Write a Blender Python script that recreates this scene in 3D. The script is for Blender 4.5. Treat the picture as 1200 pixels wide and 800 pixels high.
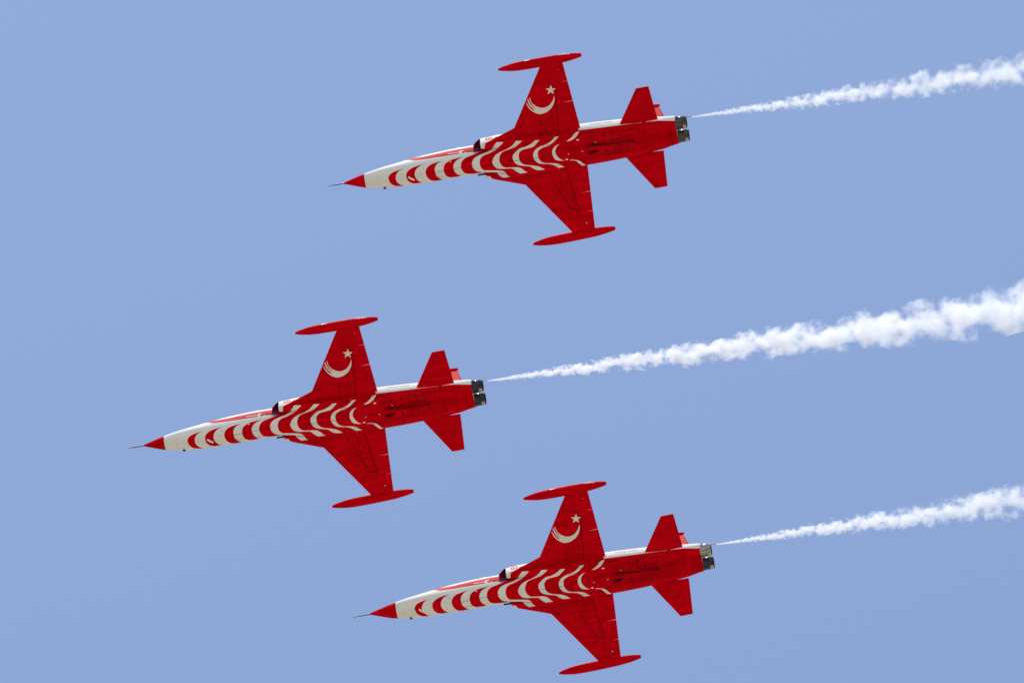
import bpy, bmesh, math, random
import numpy as np
from mathutils import Vector, Matrix, noise
from mathutils.bvhtree import BVHTree

for o in list(bpy.data.objects):
    bpy.data.objects.remove(o)
scene = bpy.context.scene
col = scene.collection
RAD = math.radians

# ------------------------------------------------------------------ camera
# World axes: +X runs aft along the formation, +Y towards the right wings, +Z up; metres.
ALT = 371.769225          # height of the leading jet's datum above the ground
CAM = Vector((56.493152, -193.53368, 1.7))
RIGHT = Vector((0.98417286, 0.17642957, 0.0166252))
DOWN = Vector((-0.14837712, 0.87169838, -0.46703978))
FWD = Vector((-0.09689179, 0.45718108, 0.88408))
cam_data = bpy.data.cameras.new('camera')
cam = bpy.data.objects.new('camera', cam_data)
col.objects.link(cam)
cam_data.sensor_width = 36.0
cam_data.sensor_fit = 'HORIZONTAL'
cam_data.lens = 372.578
cam_data.clip_start = 0.5
cam_data.clip_end = 120000.0
rot = Matrix((RIGHT, -DOWN, -FWD)).transposed()
cam.matrix_world = Matrix.Translation(CAM) @ rot.to_4x4()
scene.camera = cam

# ------------------------------------------------------------------ light
SUN_DIR = Vector((-0.12, -0.28, 0.95)).normalized()      # towards the sun
world = bpy.data.worlds.new('World')
scene.world = world
world.use_nodes = True
wn = world.node_tree
bg = wn.nodes['Background']
sky = wn.nodes.new('ShaderNodeTexSky')
sky.sky_type = 'NISHITA'
sky.sun_disc = False
sky.sun_elevation = math.asin(SUN_DIR.z)
sky.sun_rotation = math.atan2(SUN_DIR.x, SUN_DIR.y)
sky.altitude = 0
sky.air_density = 1.0
sky.dust_density = 1.0
sky.ozone_density = 1.5
wn.links.new(sky.outputs['Color'], bg.inputs['Color'])
bg.inputs['Strength'].default_value = 0.13
sl = bpy.data.lights.new('sun', 'SUN')
sl.energy = 2.5
sl.angle = RAD(0.53)
sl.color = (1.0, 0.95, 0.88)
so = bpy.data.objects.new('sun', sl)
col.objects.link(so)
so.location = (0, 0, 600)
so.rotation_euler = SUN_DIR.to_track_quat('Z', 'Y').to_euler()

scene.view_settings.view_transform = 'Standard'
scene.view_settings.look = 'None'
scene.view_settings.exposure = 0.68
scene.view_settings.gamma = 1.0
scene.view_settings.use_curve_mapping = False
scene.cycles.max_bounces = 32
scene.cycles.diffuse_bounces = 4
scene.cycles.volume_bounces = 24
scene.cycles.volume_step_rate = 0.04
scene.cycles.volume_max_steps = 512
scene.cycles.use_denoising = True

# ------------------------------------------------------------------ paint layout, metres in the jet's own frame
# (distance aft of the probe tip, sideways position as seen from low on the left side)
PAINT = {'ANT': [(2.288, 0.372), (2.221, 0.458)],
 'BAR': [(3.197, 0.117), (3.297, 0.134), (3.442, 0.276), (3.419, 0.311), (3.305, 0.272)],
 'BELLY': [[(10.373, -0.524), (10.643, -0.556), (10.772, -0.508), (10.741, -0.28), (10.396, -0.338), (10.332, -0.427), (10.376, -0.536)], [(11.15, -0.444), (11.166, -0.285)],
           [(11.431, -0.474), (11.427, -0.085)], [(11.747, -0.447), (11.758, -0.133)], [(11.921, -0.391), (12.313, -0.403)], [(11.058, 0.294), (11.195, 0.421), (11.086, 0.636)],
           [(11.452, 0.153), (11.452, 0.516)], [(11.701, 0.169), (11.707, 0.507)], [(11.92, 0.284), (11.908, 0.594)], [(11.983, 0.256), (12.516, 0.229)], [(10.532, -0.081), (11.315, 0.025)],
           [(10.335, -0.011), (12.303, 0.141)], [(12.479, -0.556), (12.493, -0.139)], [(11.027, -0.153), (11.207, -0.136)], [(11.427, -0.449), (11.747, -0.447)], [(11.427, -0.085), (11.753, -0.108)],
           [(11.472, 0.169), (11.837, 0.179)], [(11.452, 0.516), (11.707, 0.507)]],
 'BORDER': [(10.325, -0.763), (11.81, -0.714), (13.358, -0.654), (13.957, -0.541)],
 'CRES': [(9.505, -2.42), (9.5, -2.255), (9.431, -2.072), (9.304, -1.898), (9.127, -1.782), (8.981, -1.739), (8.826, -1.736), (8.683, -1.799), (8.55, -1.919), (8.455, -2.052), (8.403, -2.188),
          (8.386, -2.307), (8.459, -2.441), (8.561, -2.511), (8.575, -2.373), (8.612, -2.249), (8.71, -2.126), (8.831, -2.037), (8.959, -1.986), (9.096, -1.982), (9.243, -2.035), (9.366, -2.141),
          (9.45, -2.263)],
 'FLAG': [(5.381, -0.611), (5.477, -0.665), (5.596, -0.653), (5.573, -0.626), (5.486, -0.617), (5.478, -0.579), (5.556, -0.535), (5.704, -0.588), (5.655, -0.51), (5.517, -0.507), (5.421, -0.55)],
 'GAP': [[(8.538, -2.515), (8.547, -2.358), (8.589, -2.214), (8.651, -2.087), (8.741, -1.97), (8.629, -2.062), (8.558, -2.19), (8.509, -2.325), (8.481, -2.466)],
         [(8.449, -2.433), (8.47, -2.273), (8.523, -2.138), (8.588, -2.029), (8.669, -1.909), (8.561, -1.976), (8.5, -2.064), (8.451, -2.17), (8.389, -2.326)]],
 'HOOK': [(10.509, -0.085), (10.734, -0.06), (11.32, 0.0), (12.168, 0.001), (12.223, 0.076)],
 'LAMPS': [(4.985, -0.242), (4.998, 0.422), (9.62, 0.193), (10.175, 0.17), (10.076, -0.33), (9.508, 0.423), (10.746, -0.123)],
 'LSPOT': [(9.83, -3.514), (9.57, -1.78), (9.59, -2.118), (8.015, -1.289), (8.309, -1.824), (8.692, -2.489), (8.966, -3.149)],
 'LWING': [[(9.694, -2.904), (9.577, -2.047), (9.433, -1.049)], [(9.032, -3.503), (8.75, -2.9)], [(8.15, -1.6), (7.953, -1.3)], [(8.84, -1.5), (8.704, -0.831)],
           [(9.374, -1.765), (9.7, -1.783)], [(8.945, -3.152), (9.675, -2.917)]],
 'NAME': [(4.953, -0.622), (5.399, -0.616), (5.398, -0.593), (4.952, -0.598)],
 'RED': [[(3.164, -0.259), (2.883, -0.228), (2.628, -0.155), (2.486, -0.042), (2.445, 0.087), (2.48, 0.268), (2.592, 0.404), (2.752, 0.47), (3.006, 0.494), (2.866, 0.412), (2.754, 0.276),
          (2.732, 0.116), (2.777, -0.032), (2.889, -0.169), (3.02, -0.225)],
         [(4.037, -0.325), (3.722, -0.3), (3.434, -0.232), (3.239, -0.109), (3.161, 0.033), (3.159, 0.228), (3.251, 0.38), (3.44, 0.47), (3.749, 0.476), (3.625, 0.404), (3.529, 0.271), (3.494, 0.09),
          (3.539, -0.059), (3.651, -0.195), (3.822, -0.283)],
         [(4.766, -0.357), (4.485, -0.327), (4.196, -0.259), (4.018, -0.133), (3.933, 0.047), (3.961, 0.266), (4.069, 0.421), (4.262, 0.493), (4.575, 0.475), (4.45, 0.407), (4.338, 0.272),
          (4.307, 0.071), (4.335, -0.08), (4.41, -0.203), (4.548, -0.297)],
         [(5.598, -0.391), (5.284, -0.367), (4.999, -0.318), (4.771, -0.201), (4.669, -0.023), (4.66, 0.209), (4.748, 0.38), (4.958, 0.455), (5.339, 0.441), (5.209, 0.4), (5.084, 0.242),
          (5.052, 0.042), (5.101, -0.125), (5.229, -0.259), (5.417, -0.344)],
         [(6.311, -0.524), (5.946, -0.41), (5.621, -0.329), (5.443, -0.204), (5.357, -0.023), (5.355, 0.171), (5.46, 0.345), (5.687, 0.422), (6.198, 0.45), (5.986, 1.213), (19.892, 4.349),
          (21.164, -2.448), (6.784, -4.885), (5.971, -0.543)],
         [(2.862, -0.672), (3.106, -0.685), (3.449, -0.678), (3.618, -0.661), (4.134, -0.659), (4.658, -0.703), (5.007, -0.729), (5.7, -0.752), (6.017, -0.753), (5.976, -0.534), (5.661, -0.541),
          (4.972, -0.54), (4.11, -0.531), (3.595, -0.54), (3.434, -0.599), (3.096, -0.632)]],
 'ROUNDEL': [[(6.538, -1.0)]],
 'RSPOT': [(9.821, 3.427), (9.615, 1.743), (9.598, 2.088), (9.655, 2.794), (7.993, 1.308), (8.319, 1.845), (8.684, 2.549)],
 'RWING': [[(9.423, 0.747), (9.483, 1.185), (9.57, 1.735), (9.593, 2.114), (9.664, 2.876)], [(8.746, 0.953), (8.954, 1.738), (9.303, 2.654)], [(8.954, 1.738), (9.617, 1.733)],
           [(9.038, 2.047), (9.567, 2.003)], [(9.275, 2.676), (10.119, 2.846)], [(7.885, 1.129), (9.022, 3.142)], [(9.171, 2.096), (9.303, 2.654), (9.688, 2.746)]],
 'SCOOP': [(10.351, 0.33), (10.778, 0.194), (10.509, -0.085), (10.734, -0.06), (11.142, 0.334), (11.108, 0.64), (11.172, -0.44), (11.171, -0.311), (12.305, 0.375), (12.299, -0.327)],
 'SLIT_L': [(10.115, -2.867), (9.666, -2.88), (10.182, -2.004), (9.848, -2.012)],
 'SLIT_R': [(10.196, 2.04), (9.818, 2.041), (10.108, 2.893), (9.664, 2.861)],
 'STAR': [(9.427, -2.676), (9.467, -2.888)],
 'WHITE': [[(6.931, -0.801), (6.845, -0.706), (6.713, -0.553), (6.501, -0.433), (6.176, -0.352), (5.951, -0.254), (5.826, -0.1), (5.798, 0.051), (5.829, 0.213), (5.942, 0.349), (6.135, 0.42),
            (6.667, 0.518), (6.725, 0.579), (6.804, 0.709), (6.922, 0.815), (7.18, 0.812), (7.091, 0.738), (7.032, 0.592), (6.913, 0.494), (6.649, 0.43), (6.25, 0.354), (6.133, 0.245), (6.098, 0.063),
            (6.157, -0.16), (6.302, -0.292), (6.52, -0.352), (6.815, -0.458), (7.014, -0.6), (7.198, -0.755)],
           [(7.688, -0.72), (7.507, -0.548), (7.259, -0.422), (6.983, -0.342), (6.754, -0.212), (6.614, -0.003), (6.612, 0.144), (6.708, 0.329), (6.881, 0.401), (7.317, 0.466), (7.441, 0.601),
            (7.601, 0.742), (7.899, 0.742), (7.816, 0.686), (7.727, 0.565), (7.58, 0.456), (7.291, 0.407), (7.056, 0.367), (6.93, 0.24), (6.885, 0.022), (6.945, -0.179), (7.074, -0.326),
            (7.33, -0.401), (7.604, -0.469), (7.793, -0.584), (7.925, -0.689)],
           [(8.434, -0.623), (8.263, -0.505), (8.024, -0.406), (7.795, -0.373), (7.601, -0.258), (7.455, -0.114), (7.428, 0.071), (7.488, 0.25), (7.599, 0.354), (7.808, 0.431), (8.021, 0.488),
            (8.165, 0.618), (8.316, 0.707), (8.591, 0.733), (8.51, 0.668), (8.38, 0.562), (8.207, 0.49), (7.924, 0.409), (7.755, 0.317), (7.673, 0.155), (7.668, -0.057), (7.731, -0.194),
            (7.86, -0.286), (8.083, -0.32), (8.298, -0.355), (8.463, -0.479), (8.609, -0.602)],
           [(9.22, -0.638), (9.085, -0.513), (8.896, -0.397), (8.621, -0.326), (8.398, -0.229), (8.262, -0.062), (8.235, 0.145), (8.312, 0.327), (8.442, 0.433), (8.691, 0.496), (8.904, 0.554),
            (9.066, 0.687), (9.15, 0.735), (9.389, 0.75), (9.304, 0.706), (9.177, 0.587), (8.986, 0.513), (8.662, 0.449), (8.511, 0.361), (8.43, 0.199), (8.425, -0.013), (8.497, -0.161),
            (8.674, -0.249), (8.94, -0.314), (9.124, -0.422), (9.255, -0.526), (9.387, -0.631)],
           [(9.421, -0.317), (9.204, -0.252), (9.048, -0.118), (8.993, 0.041), (9.016, 0.256), (9.119, 0.4), (9.421, 0.481), (9.288, 0.395), (9.182, 0.263), (9.122, 0.084), (9.157, -0.1),
            (9.256, -0.231)],
           [(9.614, -0.352), (9.867, -0.507), (10.028, -0.67), (10.226, -0.729), (10.077, -0.535), (9.906, -0.416), (9.728, -0.362)],
           [(9.606, 0.491), (9.82, 0.54), (9.96, 0.69), (10.067, 0.814), (10.234, 0.821), (10.135, 0.75), (10.015, 0.594), (9.88, 0.521), (9.665, 0.472)],
           [(6.35, -1.374), (6.303, -1.032), (6.262, -0.63), (6.409, -0.585), (6.465, -0.79), (6.616, -0.862), (7.071, -1.089), (7.168, -1.236)],
           [(6.303, 0.624), (6.416, 0.663), (6.452, 0.747), (6.522, 0.836), (6.517, 0.953), (6.217, 0.902)]]}

KX, KY = 0.13, 0.52          # the livery is laid out along this slant: x' = x - KX z, y' = y - KY z
VIEW = np.array((0.097, -0.457, -0.884))

# ------------------------------------------------------------------ helpers
def link(o, parent=None):
    col.objects.link(o)
    if parent is not None:
        o.parent = parent
    return o

def tag(o, label=None, cat=None, group=None, kind=None):
    if label: o['label'] = label
    if cat: o['category'] = cat
    if group: o['group'] = group
    if kind: o['kind'] = kind
    return o

class MB:
    """collects faces; one mesh with several material slots"""
    def __init__(s): s.v = []; s.f = []; s.m = []; s.sm = []
    def add(s, verts, faces, mat=0, smooth=True):
        b = len(s.v)
        s.v.extend(tuple(map(float, p)) for p in verts)
        s.f.extend(tuple(i + b for i in f) for f in faces)
        s.m.extend([mat] * len(faces)); s.sm.extend([smooth] * len(faces))
    def mesh(s, name, mats):
        me = bpy.data.meshes.new(name)
        me.from_pydata(s.v, [], s.f)
        for m in mats: me.materials.append(m)
        me.polygons.foreach_set('material_index', s.m)
        me.polygons.foreach_set('use_smooth', s.sm)
        bm = bmesh.new(); bm.from_mesh(me)
        bmesh.ops.recalc_face_normals(bm, faces=bm.faces)
        bm.to_mesh(me); bm.free()
        me.update()
        return me
    def build(s, name, mats, parent=None):
        if not isinstance(mats, (list, tuple)): mats = [mats]
        return link(bpy.data.objects.new(name, s.mesh(name, mats)), parent)

def grid_faces(nu, nv, closed=True):
    f = []
    for i in range(nu - 1):
        for j in range(nv if closed else nv - 1):
            k = (j + 1) % nv
            f.append((i * nv + j, (i + 1) * nv + j, (i + 1) * nv + k, i * nv + k))
    return f

def add_loft(mb, rings, mat=0, cap0=True, cap1=True, smooth=True):
    nu, nv = len(rings), len(rings[0])
    vs = [p for r in rings for p in r]
    mb.add(vs, grid_faces(nu, nv), mat, smooth)
    if cap0: mb.add(rings[0], [tuple(range(nv))], mat, False)
    if cap1: mb.add(rings[-1], [tuple(range(nv - 1, -1, -1))], mat, False)

def add_lathe(mb, prof, p0, p1, n=32, mat=0, cap0=False, cap1=False):
    """prof: list of (t along p0->p1, radius)"""
    p0, p1 = Vector(p0), Vector(p1)
    d = (p1 - p0).normalized()
    a = d.orthogonal().normalized(); b = d.cross(a)
    rings = [[p0 + (p1 - p0) * t + (a * math.cos(2 * math.pi * k / n) + b * math.sin(2 * math.pi * k / n)) * r
              for k in range(n)] for t, r in prof]
    add_loft(mb, rings, mat, cap0, cap1)

def add_tube(mb, pts, r, n=8, mat=0):
    pts = [Vector(p) for p in pts]
    rings = []
    for i, p in enumerate(pts):
        d = (pts[min(i + 1, len(pts) - 1)] - pts[max(i - 1, 0)]).normalized()
        a = d.cross(Vector((0.1, 0.3, 1))).normalized(); b = d.cross(a)
        rr = r[i] if isinstance(r, (list, tuple)) else r
        rings.append([p + (a * math.cos(2 * math.pi * k / n) + b * math.sin(2 * math.pi * k / n)) * rr for k in range(n)])
    add_loft(mb, rings, mat)

def add_box(mb, c, s, mat=0):
    x, y, z = c; a, b, d = (q / 2 for q in s)
    v = [(x + i * a, y + j * b, z + k * d) for i in (-1, 1) for j in (-1, 1) for k in (-1, 1)]
    mb.add(v, [(0, 1, 3, 2), (4, 6, 7, 5), (0, 4, 5, 1), (2, 3, 7, 6), (0, 2, 6, 4), (1, 5, 7, 3)], mat, False)

def add_ball(mb, c, r, mat=0, n=10, scale=(1, 1, 1)):
    c = Vector(c); rings = []
    for i in range(n + 1):
        a = math.pi * i / n
        rr = max(math.sin(a), 0.01)
        rings.append([c + Vector((math.cos(a) * r * scale[0], rr * r * math.cos(2 * math.pi * k / 12) * scale[1],
                                  rr * r * math.sin(2 * math.pi * k / 12) * scale[2])) for k in range(12)])
    add_loft(mb, rings, mat)

def lerp_table(tab, x):
    xs = [r[0] for r in tab]
    if x <= xs[0]: return tab[0][1:]
    if x >= xs[-1]: return tab[-1][1:]
    i = max(k for k in range(len(xs)) if xs[k] <= x)
    i = min(i, len(xs) - 2)
    h = xs[i + 1] - xs[i]; t = (x - xs[i]) / h
    out = []
    for c in range(1, len(tab[0])):
        p0, p1 = tab[i][c], tab[i + 1][c]
        def slope(k):                                   # monotone cubic
            if k <= 0 or k >= len(xs) - 1: 
                a = 0 if k <= 0 else len(xs) - 2
                return (tab[a + 1][c] - tab[a][c]) / (xs[a + 1] - xs[a])
            d0 = (tab[k][c] - tab[k - 1][c]) / (xs[k] - xs[k - 1]); d1 = (tab[k + 1][c] - tab[k][c]) / (xs[k + 1] - xs[k])
            return 0 if d0 * d1 <= 0 else 2 * d0 * d1 / (d0 + d1)
        m0, m1 = slope(i) * h, slope(i + 1) * h
        out.append((2*t**3 - 3*t*t + 1)*p0 + (t**3 - 2*t*t + t)*m0 + (-2*t**3 + 3*t*t)*p1 + (t**3 - t*t)*m1)
    return out

def resample(pts, n):
    pts = np.array(pts); q = np.vstack([pts, pts[:1]])
    L = np.concatenate([[0], np.cumsum(np.linalg.norm(np.diff(q, axis=0), axis=1))])
    s = np.linspace(0, L[-1], n, endpoint=False)
    return np.stack([np.interp(s, L, q[:, k]) for k in range(q.shape[1])], 1)

def smooth_poly(poly, sub=4, corner=50):
    """Catmull-Rom through the points, kept sharp at corners"""
    P = [np.array(p) for p in poly]; n = len(P); out = []
    def is_corner(i):
        a = P[i] - P[i - 1]; b = P[(i + 1) % n] - P[i]
        c = a.dot(b) / (np.linalg.norm(a) * np.linalg.norm(b) + 1e-9)
        return c < math.cos(RAD(corner))
    for i in range(n):
        p0, p1, p2, p3 = P[i - 1], P[i], P[(i + 1) % n], P[(i + 2) % n]
        m1 = (p2 - p1) if is_corner(i) else (p2 - p0) / 2
        m2 = (p2 - p1) if is_corner((i + 1) % n) else (p3 - p1) / 2
        for k in range(sub):
            t = k / sub
            out.append((2*t**3 - 3*t*t + 1)*p1 + (t**3 - 2*t*t + t)*m1 + (-2*t**3 + 3*t*t)*p2 + (t**3 - t*t)*m2)
    return np.array(out)

def sdf(poly, X, Y):
    """signed distance, positive inside"""
    P = np.asarray(poly); Q = np.roll(P, -1, axis=0)
    d = np.full(X.shape, 1e9); ins = np.zeros(X.shape, bool)
    for (ax, ay), (bx, by) in zip(P, Q):
        ex, ey = bx - ax, by - ay
        t = np.clip(((X - ax) * ex + (Y - ay) * ey) / (ex * ex + ey * ey + 1e-12), 0, 1)
        d = np.minimum(d, np.hypot(X - ax - t * ex, Y - ay - t * ey))
        c = (ay > Y) != (by > Y)
        with np.errstate(divide='ignore', invalid='ignore'):
            xi = ax + (Y - ay) * ex / (ey if ey else 1e-12)
        ins ^= c & (X < xi)
    return np.where(ins, d, -d)

def set_attr(me, name, vals):
    a = me.attributes.get(name) or me.attributes.new(name, 'FLOAT', 'POINT')
    a.data.foreach_set('value', np.asarray(vals, dtype=np.float32))

# ------------------------------------------------------------------ materials
def new_mat(name):
    m = bpy.data.materials.new(name); m.use_nodes = True
    nt = m.node_tree
    return m, nt, nt.nodes['Principled BSDF']

def simple(name, c, rough=0.5, metal=0.0, spec=0.3):
    m, nt, b = new_mat(name)
    b.inputs['Base Color'].default_value = (*c, 1)
    b.inputs['Roughness'].default_value = rough
    b.inputs['Metallic'].default_value = metal
    b.inputs['Specular IOR Level'].default_value = spec
    return m

RED = (0.62, 0.0004, 0.0075)
WHITE = (0.77, 0.755, 0.70)

def paint(name, two_tone, red=RED):
    """aircraft enamel: red, or red and white split by the 'white' attribute; streaks and grime"""
    m, nt, b = new_mat(name)
    N, L = nt.nodes, nt.links
    tc = N.new('ShaderNodeTexCoord')
    mp = N.new('ShaderNodeMapping'); mp.inputs['Scale'].default_value = (0.55, 2.6, 2.6)
    oi = N.new('ShaderNodeObjectInfo')
    om = N.new('ShaderNodeMath'); om.operation = 'MULTIPLY'; om.inputs[1].default_value = 40.0
    L.new(oi.outputs['Random'], om.inputs[0])
    ov = N.new('ShaderNodeVectorMath'); ov.operation = 'ADD'
    L.new(tc.outputs['Object'], ov.inputs[0]); L.new(om.outputs[0], ov.inputs[1])
    L.new(ov.outputs['Vector'], mp.inputs['Vector'])
    n1 = N.new('ShaderNodeTexNoise'); n1.inputs['Scale'].default_value = 1.6; n1.inputs['Detail'].default_value = 6
    L.new(mp.outputs['Vector'], n1.inputs['Vector'])
    n2 = N.new('ShaderNodeTexNoise'); n2.inputs['Scale'].default_value = 9.0; n2.inputs['Detail'].default_value = 4
    L.new(ov.outputs['Vector'], n2.inputs['Vector'])
    r1 = N.new('ShaderNodeMapRange'); r1.inputs['From Min'].default_value = 0.3; r1.inputs['From Max'].default_value = 0.7
    r1.inputs['To Min'].default_value = 0.78; r1.inputs['To Max'].default_value = 1.10
    L.new(n1.outputs['Fac'], r1.inputs['Value'])
    r2 = N.new('ShaderNodeMapRange'); r2.inputs['From Min'].default_value = 0.35; r2.inputs['From Max'].default_value = 0.65
    r2.inputs['To Min'].default_value = 0.91; r2.inputs['To Max'].default_value = 1.05
    L.new(n2.outputs['Fac'], r2.inputs['Value'])
    mul = N.new('ShaderNodeMath'); mul.operation = 'MULTIPLY'
    L.new(r1.outputs['Result'], mul.inputs[0]); L.new(r2.outputs['Result'], mul.inputs[1])
    st = N.new('ShaderNodeAttribute'); st.attribute_name = 'stain'
    sm = N.new('ShaderNodeMath'); sm.operation = 'MULTIPLY_ADD'
    sm.inputs[1].default_value = -0.72; sm.inputs[2].default_value = 1.0
    L.new(st.outputs['Fac'], sm.inputs[0])
    mul2 = N.new('ShaderNodeMath'); mul2.operation = 'MULTIPLY'
    L.new(mul.outputs[0], mul2.inputs[0]); L.new(sm.outputs[0], mul2.inputs[1])
    if two_tone:
        at = N.new('ShaderNodeAttribute'); at.attribute_name = 'white'
        rr = N.new('ShaderNodeMapRange'); rr.inputs['From Min'].default_value = -0.004; rr.inputs['From Max'].default_value = 0.004
        L.new(at.outputs['Fac'], rr.inputs['Value'])
        wmul = N.new('ShaderNodeMath'); wmul.operation = 'MULTIPLY_ADD'; wmul.inputs[1].default_value = 0.35; wmul.inputs[2].default_value = 0.65
        L.new(mul2.outputs[0], wmul.inputs[0])
        fm = N.new('ShaderNodeMix'); fm.data_type = 'FLOAT'
        L.new(rr.outputs['Result'], fm.inputs[0]); L.new(mul2.outputs[0], fm.inputs[2]); L.new(wmul.outputs[0], fm.inputs[3])
        mx = N.new('ShaderNodeMix'); mx.data_type = 'RGBA'
        mx.inputs['A'].default_value = (*red, 1); mx.inputs['B'].default_value = (*WHITE, 1)
        L.new(rr.outputs['Result'], mx.inputs['Factor'])
        base, fac = mx.outputs['Result'], fm.outputs[0]
    else:
        rgb = N.new('ShaderNodeRGB'); rgb.outputs[0].default_value = (*red, 1)
        base, fac = rgb.outputs[0], mul2.outputs[0]
    vm = N.new('ShaderNodeVectorMath'); vm.operation = 'SCALE'
    L.new(base, vm.inputs[0]); L.new(fac, vm.inputs['Scale'])
    L.new(vm.outputs['Vector'], b.inputs['Base Color'])
    b.inputs['Roughness'].default_value = 0.45
    b.inputs['IOR'].default_value = 1.05
    return m

M_livery = paint('red_white_enamel', True)
M_red = paint('red_enamel', False)
M_seam = simple('panel_seam', (0.13, 0.002, 0.006), 0.8, 0, 0.03)
M_fine_seam = simple('fine_panel_seam', (0.38, 0.001, 0.006), 0.8, 0, 0.03)
M_grime = simple('oil_grime', (0.05, 0.006, 0.008), 0.8, 0, 0.05)
M_letter = simple('grey_lettering', (0.10, 0.10, 0.12), 0.6)
M_whitemark = simple('white_lettering', (0.8, 0.79, 0.78), 0.5)
M_sleeve = simple('purple_red_sleeve', (0.22, 0.01, 0.05), 0.5)
M_black = simple('black_rubber', (0.012, 0.012, 0.014), 0.5)
M_probe = simple('dark_steel', (0.06, 0.06, 0.075), 0.4, 0.6)
M_duct = simple('maroon_duct', (0.09, 0.001, 0.008), 0.8, 0, 0.0)
M_lens = simple('clear_lens', (0.85, 0.85, 0.8), 0.15, 0, 0.5)
M_stud = simple('bare_metal_stud', (0.35, 0.36, 0.40), 0.35, 0.8)
M_glass = simple('canopy_glass', (0.02, 0.03, 0.04), 0.05, 0, 0.8)

def nozzle_mat(name, c1, c2, rough):
    m, nt, b = new_mat(name)
    N, L = nt.nodes, nt.links
    tc = N.new('ShaderNodeTexCoord')
    mp = N.new('ShaderNodeMapping'); mp.inputs['Scale'].default_value = (0.6, 7, 7)
    L.new(tc.outputs['Object'], mp.inputs['Vector'])
    n = N.new('ShaderNodeTexNoise'); n.inputs['Scale'].default_value = 2.2; n.inputs['Detail'].default_value = 5
    L.new(mp.outputs['Vector'], n.inputs['Vector'])
    cr = N.new('ShaderNodeValToRGB')
    cr.color_ramp.elements[0].position = 0.38; cr.color_ramp.elements[0].color = (*c1, 1)
    cr.color_ramp.elements[1].position = 0.66; cr.color_ramp.elements[1].color = (*c2, 1)
    L.new(n.outputs['Fac'], cr.inputs['Fac'])
    L.new(cr.outputs['Color'], b.inputs['Base Color'])
    b.inputs['Metallic'].default_value = 0.75
    b.inputs['Roughness'].default_value = rough
    return m
M_nozzle = nozzle_mat('scorched_steel', (0.016, 0.020, 0.034), (0.07, 0.068, 0.072), 0.34)
M_nozzle_bare = nozzle_mat('bare_steel', (0.20, 0.19, 0.18), (0.50, 0.43, 0.35), 0.38)
M_nozzle_in = simple('sooty_steel', (0.02, 0.019, 0.02), 0.7, 0.3)
M_patch = simple('tan_steel', (0.42, 0.35, 0.28), 0.5, 0.2)

# ------------------------------------------------------------------ the ground far below
def ground():
    m, nt, b = new_mat('dry_steppe_soil')
    N, L = nt.nodes, nt.links
    tc = N.new('ShaderNodeTexCoord')
    n1 = N.new('ShaderNodeTexNoise'); n1.inputs['Scale'].default_value = 0.004; n1.inputs['Detail'].default_value = 8
    L.new(tc.outputs['Object'], n1.inputs['Vector'])
    cr = N.new('ShaderNodeValToRGB')
    cr.color_ramp.elements[0].position = 0.35; cr.color_ramp.elements[0].color = (0.29, 0.258, 0.20, 1)
    cr.color_ramp.elements[1].position = 0.65; cr.color_ramp.elements[1].color = (0.38, 0.34, 0.265, 1)
    L.new(n1.outputs['Fac'], cr.inputs['Fac'])
    L.new(cr.outputs['Color'], b.inputs['Base Color'])
    b.inputs['Roughness'].default_value = 0.95
    b.inputs['Specular IOR Level'].default_value = 0.1
    mb = MB()
    rad = [0, 50, 200, 800, 3000, 10000, 30000]
    n = 64
    vs = [(0, 0, 0)] + [(r * math.cos(2 * math.pi * k / n), r * math.sin(2 * math.pi * k / n), 0) for r in rad[1:] for k in range(n)]
    fs = [(0, 1 + k, 1 + (k + 1) % n) for k in range(n)]
    for i in range(len(rad) - 2):
        for k in range(n):
            a, c = 1 + i * n, 1 + (i + 1) * n
            fs.append((a + k, c + k, c + (k + 1) % n, a + (k + 1) % n))
    mb.add(vs, fs, 0, False)
    return tag(mb.build('ground', m), kind='structure')
ground()

# ------------------------------------------------------------------ livery evaluation
RED_POLYS = [smooth_poly(p) for p in PAINT['RED'][:4]] + [np.array(PAINT['RED'][4]), np.array(PAINT['RED'][5])]
p5 = PAINT['RED'][4]
front = smooth_poly(p5[:9])[:8 * 4 + 1]
RED_POLYS[4] = np.vstack([front, np.array(p5[9:])])
WHITE_POLYS = [smooth_poly(p, 4, 40) for p in PAINT['WHITE'][:7]] + [np.array(p) for p in PAINT['WHITE'][7:]]
BX, BY = zip(*PAINT['BORDER'])

def livery(X, Y, Z, vis):
    """positive = white; vis: +1 seen from low left, -1 use the mirrored side, 0 top"""
    y = np.where(vis < 0, -Y, Y)
    xa, ya = X - KX * Z * 1.0 + 0.26 * Z * 0, y - KY * Z
    xa = X + 0.13 * -Z * -1.0 * XS
    red = np.max([sdf(p, xa, ya) for p in RED_POLYS], axis=0)
    w = -red
    for p in WHITE_POLYS: w = np.maximum(w, sdf(p, xa, ya))
    border = np.interp(xa, BX, BY)
    w = np.maximum(w, np.minimum(border - ya, xa - 10.2))
    w = np.maximum(w, np.minimum(Z - 0.22, X - 6.95))
    # roundel on the intake side: red disc, white ring, red centre
    rx, rz = X - 6.62, Z - 0.34
    side = np.where(np.abs(y) > 0.66, 1.0, -1.0)
    rr = np.hypot(rx, rz)
    disc = np.minimum(0.145 - rr, side)
    w = np.minimum(w, -disc)
    ring = np.minimum(np.minimum(rr - 0.05, 0.092 - rr), side)
    w = np.maximum(w, ring)
    # small flag and name strip beside the cockpit
    for key in ('FLAG', 'NAME'):
        w = np.maximum(w, sdf(PAINT[key], xa, ya))
    w = np.where(vis == 0, 0.2, w)
    return w
XS = 1.0

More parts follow.
